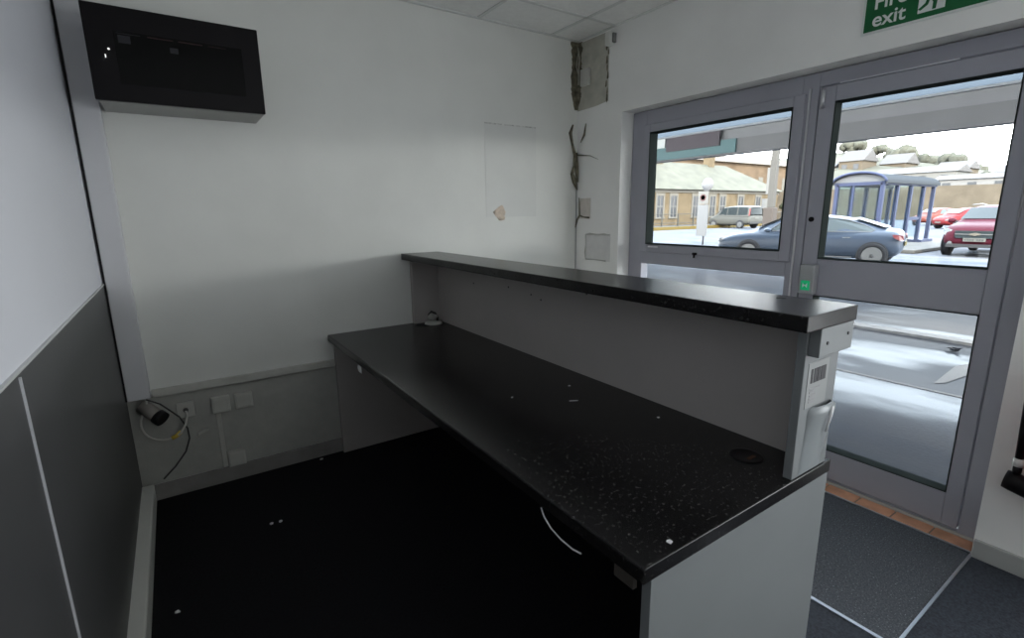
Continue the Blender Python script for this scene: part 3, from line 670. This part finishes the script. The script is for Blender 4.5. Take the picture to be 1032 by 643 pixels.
# dark red off-roader facing the building
suv_body = [(-2.1,.5,.85,.92,.70),(-2.0,.4,.98,1.05,.84),(-1.2,.28,1.0,1.06,.92),(0,.27,1.0,1.06,.93),(.8,.27,.99,1.05,.93),(1.4,.28,.94,1.03,.92),(1.95,.30,.86,.96,.86),(2.12,.34,.78,.86,.76),(2.18,.42,.66,.72,.66)]
suv_cab = [(-2.02,1.0,1.3,.84,.70),(-1.85,1.02,1.50,.86,.70),(-1.0,1.02,1.57,.87,.70),(.1,1.02,1.55,.87,.70),(.45,1.01,1.45,.86,.71),(.9,1.0,1.17,.85,.74),(1.15,.98,1.03,.82,.74)]
def suv_extra(t):
    for s in (1,-1):
        MB().add([(2.10,s*.50,.80),(2.12,s*.66,.85),(2.0,s*.80,.90),(1.88,s*.865,.90),(1.97,s*.855,.74),(2.10,s*.76,.66),(2.17,s*.52,.66)], [tuple(range(7))]).build('head_lamp', lamp_w, t)
        MB().lathe([(.06,0),(.06,.02)], (2.20,s*.58,.42), 'x', 14).build('fog_lamp', lamp_w, t)
        MB().blob((.72,s*1.0,1.08), .11, 2, .05, sq=(.7,1,.8)).build('wing_mirror', red_car, t)
    g = MB().add([(2.20,-.50,.80),(2.20,.50,.80),(2.24,.44,.58),(2.24,-.44,.58)], [(0,1,2,3)]).box(2.13,2.23,-.48,.48,.60,.78).build('grille', car_glass_d, t)
    bx(2.22,2.245,-.48,.48,.685,.71).build('grille_bar', chrome_c, g)
    mb = MB(); mb.prism([(-.11,.725),(-.045,.725),(-.04,.74),(.05,.74),(.05,.725),(.12,.725),(.10,.67),(.045,.67),(.04,.655),(-.05,.655),(-.05,.67),(-.13,.67)], 'x', 2.24, 2.262)
    mb.build('emblem', mat('emblem_pale', (.14,.125,.10), .3, .5), g)
    p = bx(2.235,2.255,-.26,.26,.48,.585).build('number_plate', plate_m, t)
    mb = MB()
    for k, y in enumerate((-.21,-.15,-.09,-.03,.07,.13,.19)): bx(2.254,2.258,y-.018,y+.018,.50,.565).build('plate_mark', mat('plate_ink', (.06,.06,.06), .6, .2), p)
    bx(2.05,2.235,-.66,.66,.30,.40).build('bumper_grille', rubber, t)
    for s in (1,-1): MB().tube([(-1.8,s*.68,1.53),(-1.0,s*.70,1.60),(.1,s*.69,1.58)], .02, 6).build('roof_rail', chrome_c, t)
car('red_off_road_car', 'dark red off-road car facing the building at the right of the door glass', (22.2,4.68,GX), PI, red_car, suv_body, suv_cab,
    [[(.55,1.06),(.25,1.40),(-.35,1.46),(-.35,1.06)], [(-.42,1.06),(-.42,1.46),(-1.2,1.46),(-1.2,1.06)]],
    ((1.0,1.12,.72),(.45,1.46,.64)), None, [(1.38,.88),(-1.35,.88)], .35, car_glass_d, suv_extra)

# small red hatchbacks further back
ht_body = [(-1.85,.45,.8,.86,.66),(-1.75,.34,.9,.96,.78),(-1.0,.24,.92,.98,.83),(0,.22,.92,.98,.84),(.9,.22,.9,.97,.84),(1.4,.24,.82,.9,.80),(1.75,.28,.70,.75,.70),(1.85,.36,.6,.62,.58)]
ht_cab = [(-1.78,.92,1.1,.76,.62),(-1.5,.93,1.38,.79,.6),(-.8,.94,1.47,.80,.6),(0,.94,1.47,.80,.6),(.45,.93,1.34,.80,.61),(.95,.92,1.08,.78,.63),(1.25,.9,.94,.74,.63)]
def hatch(name, label, loc, rz, paint):
    def ex(t):
        for s in (1,-1):
            MB().add([(1.62,s*.735,.75),(1.75,s*.68,.72),(1.84,s*.56,.66),(1.85,s*.55,.58),(1.74,s*.70,.60)], [tuple(range(5))]).build('head_lamp', lamp_w, t)
            MB().add([(-1.78,s*.76,.95),(-1.70,s*.79,.96),(-1.70,s*.80,.75),(-1.80,s*.76,.75)], [(0,1,2,3)]).build('tail_lamp', lamp_red, t)
        bx(1.85,1.87,-.24,.24,.42,.52).build('number_plate', plate_m, t)
    car(name, label, loc, rz, paint, ht_body, ht_cab, [[(.6,.97),(.3,1.30),(-.2,1.38),(-.2,.97)], [(-.27,.97),(-.27,1.38),(-1.0,1.36),(-1.3,1.15),(-1.3,.97)]],
        ((1.0,1.08,.60),(.46,1.345,.53)), ((-1.74,1.0,.60),(-1.5,1.34,.54)), [(1.15,.80),(-1.12,.80)], .29, car_glass, ex, group='small red cars parked far back')
hatch('red_hatchback_car', 'bright red hatchback parked behind the dark red off-road car', (47.0,11.75,GX), PI-.6, bright_red)
hatch('red_hatchback_car', 'orange red hatchback seen past the bus shelter posts', (55.0,15.7,GX), PI-.35, orange_red)

# silver van-like car near the stone building, tail towards us
vn_body = [(-2.2,.5,.95,1.0,.80),(-2.15,.34,1.02,1.08,.88),(-1.2,.25,1.02,1.08,.91),(0,.24,1.02,1.08,.91),(.9,.24,1.0,1.08,.91),(1.4,.26,.95,1.05,.88),(1.85,.28,.86,.92,.80),(2.1,.32,.74,.78,.70),(2.18,.4,.62,.64,.58)]
vn_cab = [(-2.18,1.02,1.72,.86,.76),(-2.1,1.04,1.80,.87,.76),(-1.0,1.05,1.85,.88,.76),(.3,1.05,1.82,.88,.76),(.7,1.04,1.62,.87,.75),(1.15,1.03,1.25,.85,.74),(1.45,1.0,1.06,.82,.72)]
def vn_extra(t):
    for s in (1,-1):
        MB().add([(-2.20,s*.80,1.05),(-2.12,s*.90,1.05),(-2.12,s*.80,1.62),(-2.18,s*.76,1.62)], [(0,1,2,3)]).build('tail_lamp', lamp_red, t)
    bx(-2.245,-2.225,-.26,.26,.78,.89).build('number_plate', plate_m, t)
    MB().box(-2.26,-2.1,-.80,.80,.40,.56).build('bumper', mat('bumper_grey', (.05,.05,.05), .6, .2), t)
car('silver_people_carrier', 'silver people carrier parked near the stone building with its tail towards us', (40.2,25.3,GX), PI/2-.12, silver_car, vn_body, vn_cab,
    [[(.85,1.10),(.55,1.62),(.05,1.72),(.05,1.10)], [(-.03,1.10),(-.03,1.72),(-.95,1.74),(-.95,1.10)], [(-1.05,1.10),(-1.05,1.74),(-1.95,1.70),(-1.95,1.10)]],
    ((1.2,1.24,.68),(.68,1.65,.62)), ((-2.2,1.12,.72),(-2.14,1.68,.66)), [(1.35,.88),(-1.35,.88)], .33, car_glass_d, vn_extra)

# ---------------- bus shelter
bxx, byy = 21.3, 7.72
L_, W_ = 5.15, 1.5
t = thing('bus_shelter', 'blue framed glass bus shelter with a curved roof beside the parked cars', 'bus shelter', (bxx+L_/2,byy+W_/2,.1))
def post(x, y, r=.06): return bx(x-r, x+r, y-r, y+r, .08, 2.36)
ps = [0, 1.3, 2.6, 3.9, 5.0]
for k in ps: post(bxx+k, byy).build('post', blue_frame, t)
for k in ps: post(bxx+k, byy+W_).build('post', blue_frame, t)
post(bxx, byy+W_*.62, .035).build('post', blue_frame, t)
mb = MB()
mb.box(bxx-.05, bxx+L_, byy-.08, byy+.06, 2.30, 2.43); mb.box(bxx-.05, bxx+L_, byy+W_-.06, byy+W_+.08, 2.30, 2.43); mb.box(bxx-.06, bxx+.06, byy, byy+W_, 2.30, 2.42)
mb.build('eaves_beam', blue_frame, t)
prof = []; n = 14
for k in range(n+1):
    a = PI*k/n; prof.append((byy-.14+(W_+.28)*(1-math.cos(a))/2, 2.40+.36*math.sin(a)))
inner = [(y, z-.05) for y, z in prof[::-1]]
MB().prism(prof+inner, 'x', bxx-.15, bxx+L_+.1).build('curved_roof', shel_roof, t)
MB().prism([(y, z-.06) for y, z in prof], 'x', bxx-.02, bxx+.0).build('gable_panel', mat('gable_pale', (.12,.125,.13), .4, .3), t)
MB().tube([(bxx-.15, y, z) for y, z in prof], .045, 6).build('roof_rim', blue_frame, t)
for a, b2 in zip(ps[:3], ps[1:4]):
    bx(bxx+a+.06, bxx+b2-.06, byy-.008, byy+.008, .35, 2.30).build('glass_panel', shel_glass, t)
for a, b2 in zip(ps, ps[1:]):
    bx(bxx+a+.06, bxx+b2-.06, byy+W_-.008, byy+W_+.008, .35, 2.30).build('glass_panel', shel_glass, t)
bx(bxx-.008, bxx+.008, byy+.06, byy+W_-.06, .35, 2.30).build('glass_panel', shel_glass, t)
mb = MB(); mb.box(bxx+.5, bxx+L_-.6, byy+W_-.50, byy+W_-.12, .52, .58)
for k in (1.0, 3.0, 4.8): mb.box(bxx+k-.03, bxx+k+.03, byy+W_-.34, byy+W_-.28, .10, .52)
mb.build('bench', blue_frame, t)
mb = MB(); mb.box(bxx+2.6, bxx+3.9, byy-.03, byy+.03, 1.0, 1.12); mb.box(bxx+3.85, bxx+5.1, byy-.2, byy+.3, .08, .2); mb.build('kick_rail', blue_frame, t)

# ---------------- sign post, pillar, far kerb and railing
t = thing('bus_stop_sign', 'white bus stop sign post with a round disc and long notice panel', 'sign post', (19.6,13.78,GX))
MB().tube([(19.65,13.78,GX),(19.65,13.78,2.75)], .035, 10).build('pole', mat('post_grey', (.09,.09,.09), .5, .3), t)
MB().lathe([(0,-.02),(.27,-.02),(.28,0),(.27,.02),(0,.02)], (19.6,13.70,2.58), 'x', 28).build('disc', mat('disc_white', (.16,.16,.165), .4, .3), t)
pn = bx(19.56,19.60,13.60,14.10,1.75,2.30).build('upper_panel', white_out, t)
mb = MB(); mb.lathe([(.15,0),(.15,.004),(.10,.005),(.10,0)], (19.553,13.85,2.03), 'x', 20); mb.build('ring_symbol', mat('rosy_ring', (.10,.055,.055), .6, .2), pn)
bx(19.56,19.60,13.58,14.10,.36,1.72).build('notice_panel', mat('notice_white', (.145,.148,.15), .4, .3), t)
t = thing('concrete_pillar', 'tall grey pillar with a wider plinth standing by the roadside beyond the window', 'pillar', (31.0,17.1,GX))
bx(30.85,31.2,16.9,17.27,1.6,6.2).build('shaft', mat('pillar_grey', (.085,.08,.072), .8, .2), t, bevel=.03)
bx(30.75,31.3,16.8,17.42,GX,1.6).build('plinth', mat('plinth_brown', (.072,.06,.052), .8, .2), t, bevel=.04)
t = thing('notice_board', 'tall pale notice board on a thin post just left of the grey roadside pillar', 'notice board', (33.4,18.65,GX))
bx(33.4,33.46,18.48,18.85,2.5,4.2).build('panel', white_out, t)
bx(33.40,33.46,18.63,18.69,GX,2.5).build('post', mat('thin_post', (.08,.08,.08), .6, .2), t)
bx(33.36,33.40,18.5,19.05,1.55,2.2).build('small_panel', white_out, t)
struct(bx(25, 60, 26.3, 26.7, GX, .22).build('kerb', line_yellow))
struct(bx(25, 60, 26.7, 31, GX, .16).build('pavement', pave))
t = thing('iron_railing', 'low iron railing in front of the stone building', 'railing', (40,28,.16))
MB().tube([(26,28.2,1.20),(58,28.2,1.20)], .035, 6).build('top_rail', rail_iron, t)
MB().tube([(26,28.2,.45),(58,28.2,.45)], .03, 6).build('lower_rail', rail_iron, t)
for k in range(16): bx(26+k*2.1-.04, 26+k*2.1+.04, 28.16, 28.24, .16, 1.25).build('post', rail_iron, t)

# ---------------- stone station building with a hipped roof
t = thing('stone_building', 'long single storey buff stone building with hipped slate roof beyond the window', 'building', (45,34,0))
bx(29.0, 57.5, 31, 38.5, GX, 3.5).build('wall', stone, t)
bx(28.9, 57.6, 30.9, 31.0, 3.15, 3.5).build('eaves_band', dress, t)
MB().add([(28.6,30.6,3.45),(57.9,30.6,3.45),(57.9,38.9,3.45),(28.6,38.9,3.45),(37.2,34.6,6.35),(52.5,34.6,6.35)], [(0,1,5,4),(1,2,5),(2,3,4,5),(3,0,4),(3,2,1,0)]).build('roof', slate, t)
for x in (31.0,34.0,37.4,39.3,42.6,45.3,47.0,50.2,53.5):
    f = MB(); f.box(x-.62, x+.62, 30.93, 31.0, 2.85, 3.1); f.box(x-.60, x-.42, 30.93, 31.0, .9, 2.85); f.box(x+.42, x+.60, 30.93, 31.0, .9, 2.85); f.box(x-.66, x+.66, 30.88, 31.0, .78, .92)
    f = f.build('window', dress, t); bx(x-.42, x+.42, 30.97, 30.99, .92, 2.85).build('pane', dark_pane, f)
    mb = MB(); mb.box(x-.42, x+.42, 30.94, 30.975, 1.85, 1.93); mb.box(x-.03, x+.03, 30.94, 30.975, .92, 2.85); mb.build('glazing_bar', white_out, f)
for x in (41.0, 49.5):
    MB().box(x-.45,x+.45,34.2,35.0,5.9,7.3).build('chimney', stone, t)
t = thing('tall_rosy_building', 'taller peach stone building rising behind the hipped roof', 'building', (78,52,0))
bx(58, 104, 46, 56, GX, 8.6).build('wall', stone2, t)
MB().add([(57.5,45.5,8.5),(104.5,45.5,8.5),(104.5,56.5,8.5),(57.5,56.5,8.5),(60,51,10.2),(102,51,10.2)], [(0,1,5,4),(1,2,5),(2,3,4,5),(3,0,4),(3,2,1,0)]).build('roof', mat('peach_roof', (.115,.092,.068), .9, .1, var=.1), t)
for k in range(12): bx(61+k*3.6, 62.3+k*3.6, 45.95, 46.0, 4.6, 6.6).build('window', dress, t)
for k in range(3):
    tag(MB().blob((58.0+k*2.9,29.7,1.9), .95, 3, .25, 2.5, seed=k+3).blob((58.2+k*2.9,29.7,.8), .9, 2, .25, seed=k+9).build('shrub', leaf_l), ['small green shrub at the end of the stone building', 'middle green shrub beside the grey pillar', 'green shrub furthest from the stone building'][k], 'shrub', 'shrubs by the stone building')

# ---------------- hillside with retaining wall, houses and trees
hillm = mat('hillside', (.10,.098,.078), .95, .05, var=.25, scale=.06)
stn = mat('retaining_stone', (.115,.096,.072), .95, .05, var=.2, scale=.6)
struct(MB().add([(79,-60,GX),(80.2,-60,GX),(80.2,46,GX),(79,46,GX),(79,-60,3.3),(80.2,-60,3.3),(80.2,46,4.3),(79,46,4.3)], [(3,2,1,0),(4,5,6,7),(0,1,5,4),(1,2,6,5),(2,3,7,6),(3,0,4,7)]).build('wall_retaining', stn))
# hill surface grid
rows = []
for i in range(16):
    x = 80+i*8
    row = []
    for j in range(41):
        y = -60+j*5
        crest = 9.0 + 8.5*max(0, min(1, (y-x*.20)/(x*.23)))   # higher towards the left
        k = max(0, min(1, (x-80)/82)); k = k*k*(3-2*k)
        row.append((x, y, 2.8+max(0,crest-3.5)*k*1.0 + .5*mnoise.noise(Vector((x*.05,y*.05,0)))))
    rows.append(row)
struct(MB().loft(rows).build('hill', hillm))
def house(x, y, z, w, dpt, h, rf, label, wallm=white_out, roofm=None):
    """w along y, dpt along x, gable roof with its ridge along y"""
    t = thing('hillside_house', label, 'house', (x,y,z), 0, 'houses on the hillside')
    bx(x, x+dpt, y-w/2, y+w/2, z-3, z+h).build('wall', wallm, t)
    MB().prism([(x-.3,z+h),(x+dpt+.3,z+h),(x+dpt/2,z+h+rf)], 'y', y-w/2-.3, y+w/2+.3).build('roof', roofm or mat('house_slate', (.10,.094,.09), .8, .2), t)
    n = max(2, int(w/3))
    for k in range(n):
        yy = y-w/2+(k+.5)*w/n
        bx(x-.06, x, yy-.5, yy+.5, z+h*.45, z+h*.8).build('window', dark_pane, t)
pr = mat('house_brown', (.11,.09,.066), .9, .1)
hb_ = mat('house_bright', (.20,.195,.19), .9, .1)
house(118, 38.3, 5.0, 13, 8, 2.9, 1.3, 'long white house low on the hillside right of the shelter roof')
house(99, 24.6, 3.2, 9, 6, 2.4, .8, 'white house just above the retaining wall at the right', hb_)
house(108, 33.0, 3.1, 13, 6, 2.2, .6, 'flat white terrace just above the retaining wall', hb_)
house(122, 50.8, 8.2, 4.5, 7, 3.2, 2.4, 'brown gabled house highest on the left of the hill', pr)
house(121, 58.4, 6.6, 8, 7, 3.0, 1.8, 'white house at the left end of the hillside')
house(130, 45.9, 7.4, 4.5, 7, 3.4, 2.2, 'brown gabled house above the curved shelter roof', pr)
house(129, 35.6, 6.5, 5, 7, 2.4, 1.6, 'pale gabled house in the middle of the hillside', pr)
house(118, 24.5, 3.8, 4, 7, 3.4, 1.4, 'tan house at the right end of the hillside', pr)
def tree(x, y, z, r, h, label, k):
    z -= .7 if x > 140 else .6; r *= .78; h *= .8
    if k % 2 == 0: x, y = x+9, y*(x+9)/x
    t = thing('hillside_tree', label, 'tree', (x,y,z), 0, 'trees on the hillside')
    MB().tube([(x,y,z-2),(x,y,z+h*.6)], [r*.10,r*.06], 8).build('trunk', bark, t)
    mb = MB(); rr = random.Random(k)
    for i in range(7): mb.blob((x+rr.uniform(-.5,.5)*r, y+rr.uniform(-.8,.8)*r, z+h*.62+rr.uniform(-.25,.35)*h*.5), r*rr.uniform(.4,.65), 2, .3, 2.5, seed=k*10+i)
    mb.build('crown', leaf_d, t)
tree(150, 62.5, 15.0, 3.2, 5.5, 'round tree on the hill crest at far left', 1)
tree(150, 56.0, 14.0, 2.4, 6.5, 'pointed tree on the crest left of the shelter roof peak', 2)
tree(150, 51.8, 12.5, 3.6, 5.0, 'broad tree on the crest right of the shelter roof peak', 3)
tree(150, 46.5, 11.2, 3.2, 4.5, 'dark tree on the crest in the middle of the sky line', 4)
tree(150, 41.5, 10.5, 3.4, 4.0, 'low broad tree on the crest above the white houses', 5)
tree(150, 36.3, 8.8, 2.8, 3.6, 'small tree on the crest near the right end', 6)
tree(131, 29.5, 6.3, 2.4, 3.0, 'low tree behind the bright white house at the right', 7)
tree(140, 44.0, 8.0, 2.6, 3.4, 'tree between the brown gabled house and the long white house', 8)
tree(139, 52.5, 9.6, 2.2, 3.8, 'tree between the two brown gabled houses', 9)

# ---------------- scrap of litter on the wet road
mb = MB()
lr = [[(6.73+.035*math.sin(q*1.3+k)+k*.02-.03, 1.60+(q-3)*.016+.02*math.sin(k*2+q), GX+.004+.03*abs(math.sin(q*.9+k*1.1))) for q in range(7)] for k in range(5)]
mb.loft(lr); mb.tube([(6.73,1.60,GX+.012),(6.735,1.55,GX+.035),(6.74,1.515,GX+.05)], [.012,.010,.003], 6)
tag(mb.build('dead_leaf', mat('leaf_dark', (.022,.024,.03), .7, .2)), 'small dark crumpled leaf lying on the wet road outside the door', 'leaf')

# =================================================================== light, world, camera
w = bpy.data.worlds.new('overcast_sky'); bpy.context.scene.world = w; w.use_nodes = True
nt = w.node_tree; N = nt.nodes; Lk = nt.links; bg = N['Background']
tc = N.new('ShaderNodeTexCoord'); sp = N.new('ShaderNodeSeparateXYZ'); Lk.new(tc.outputs['Generated'], sp.inputs[0])
rp = N.new('ShaderNodeValToRGB'); rp.color_ramp.elements[0].position = .0; rp.color_ramp.elements[0].color = (1,.99,.97,1)
rp.color_ramp.elements[1].position = .6; rp.color_ramp.elements[1].color = (.72,.82,.95,1)
Lk.new(sp.outputs['Z'], rp.inputs['Fac']); Lk.new(rp.outputs['Color'], bg.inputs['Color']); bg.inputs['Strength'].default_value = SKY
def light(name, kind, loc, rot, energy, col=(1,1,1), **kw):
    l = bpy.data.lights.new(name, kind); l.energy = energy; l.color = col
    for k, v in kw.items(): setattr(l, k, v)
    o = bpy.data.objects.new(name, l); C.objects.link(o); o.location = loc; o.rotation_euler = rot; return o
# hazy low sun from behind the building, on the far facades
s = light('sun', 'SUN', (0,0,30), (0,0,0), 9.0, (1,.88,.70), angle=math.radians(4))
s.rotation_euler = Vector((.62,.55,-.42)).to_track_quat('-Z','Y').to_euler()
light('assumed_window_fill', 'AREA', (2.60,-1.05,1.35), (0,PI/2,math.radians(0)), 36, (.93,.97,1), shape='RECTANGLE', size=1.5, size_y=1.6)  # added indoor fill lamp for an assumed, unseen window; no opening is built
# sky portals in the glazed openings (sampling aid only)
for y0, y1, z0, z1 in ((1.42,2.46,.1,2.04),(.53,1.345,.1,2.07)):
    o = light('portal', 'AREA', (2.95,(y0+y1)/2,(z0+z1)/2), (0,PI/2,0), 0, shape='RECTANGLE', size=z1-z0, size_y=y1-y0)
    o.data.cycles.is_portal = True

cam = bpy.data.cameras.new('camera'); co = bpy.data.objects.new('camera', cam); C.objects.link(co)
F_, yaw, pit, rol = 499.23, .592987, .210627, -.0130134
fw = Vector((math.sin(yaw)*math.cos(pit), math.cos(yaw)*math.cos(pit), -math.sin(pit)))
r = Vector((math.cos(yaw), -math.sin(yaw), 0)); u = r.cross(fw)
r2 = r*math.cos(rol)+u*math.sin(rol); u2 = -r*math.sin(rol)+u*math.cos(rol)
m = Matrix((( r2.x,u2.x,-fw.x,0),(r2.y,u2.y,-fw.y,0),(r2.z,u2.z,-fw.z,1.47),(0,0,0,1)))
co.matrix_world = m
cam.sensor_fit = 'HORIZONTAL'; cam.sensor_width = 36; cam.lens = F_/1032*36; cam.clip_start = .02; cam.clip_end = 600
sc = bpy.context.scene; sc.camera = co
sc.view_settings.view_transform = 'Standard'; sc.view_settings.look = 'None'; sc.view_settings.exposure = .5
sc.cycles.max_bounces = 10; sc.cycles.diffuse_bounces = 6; sc.cycles.transparent_max_bounces = 16
sc.cycles.use_denoising = True; sc.cycles.caustics_reflective = False; sc.cycles.caustics_refractive = False
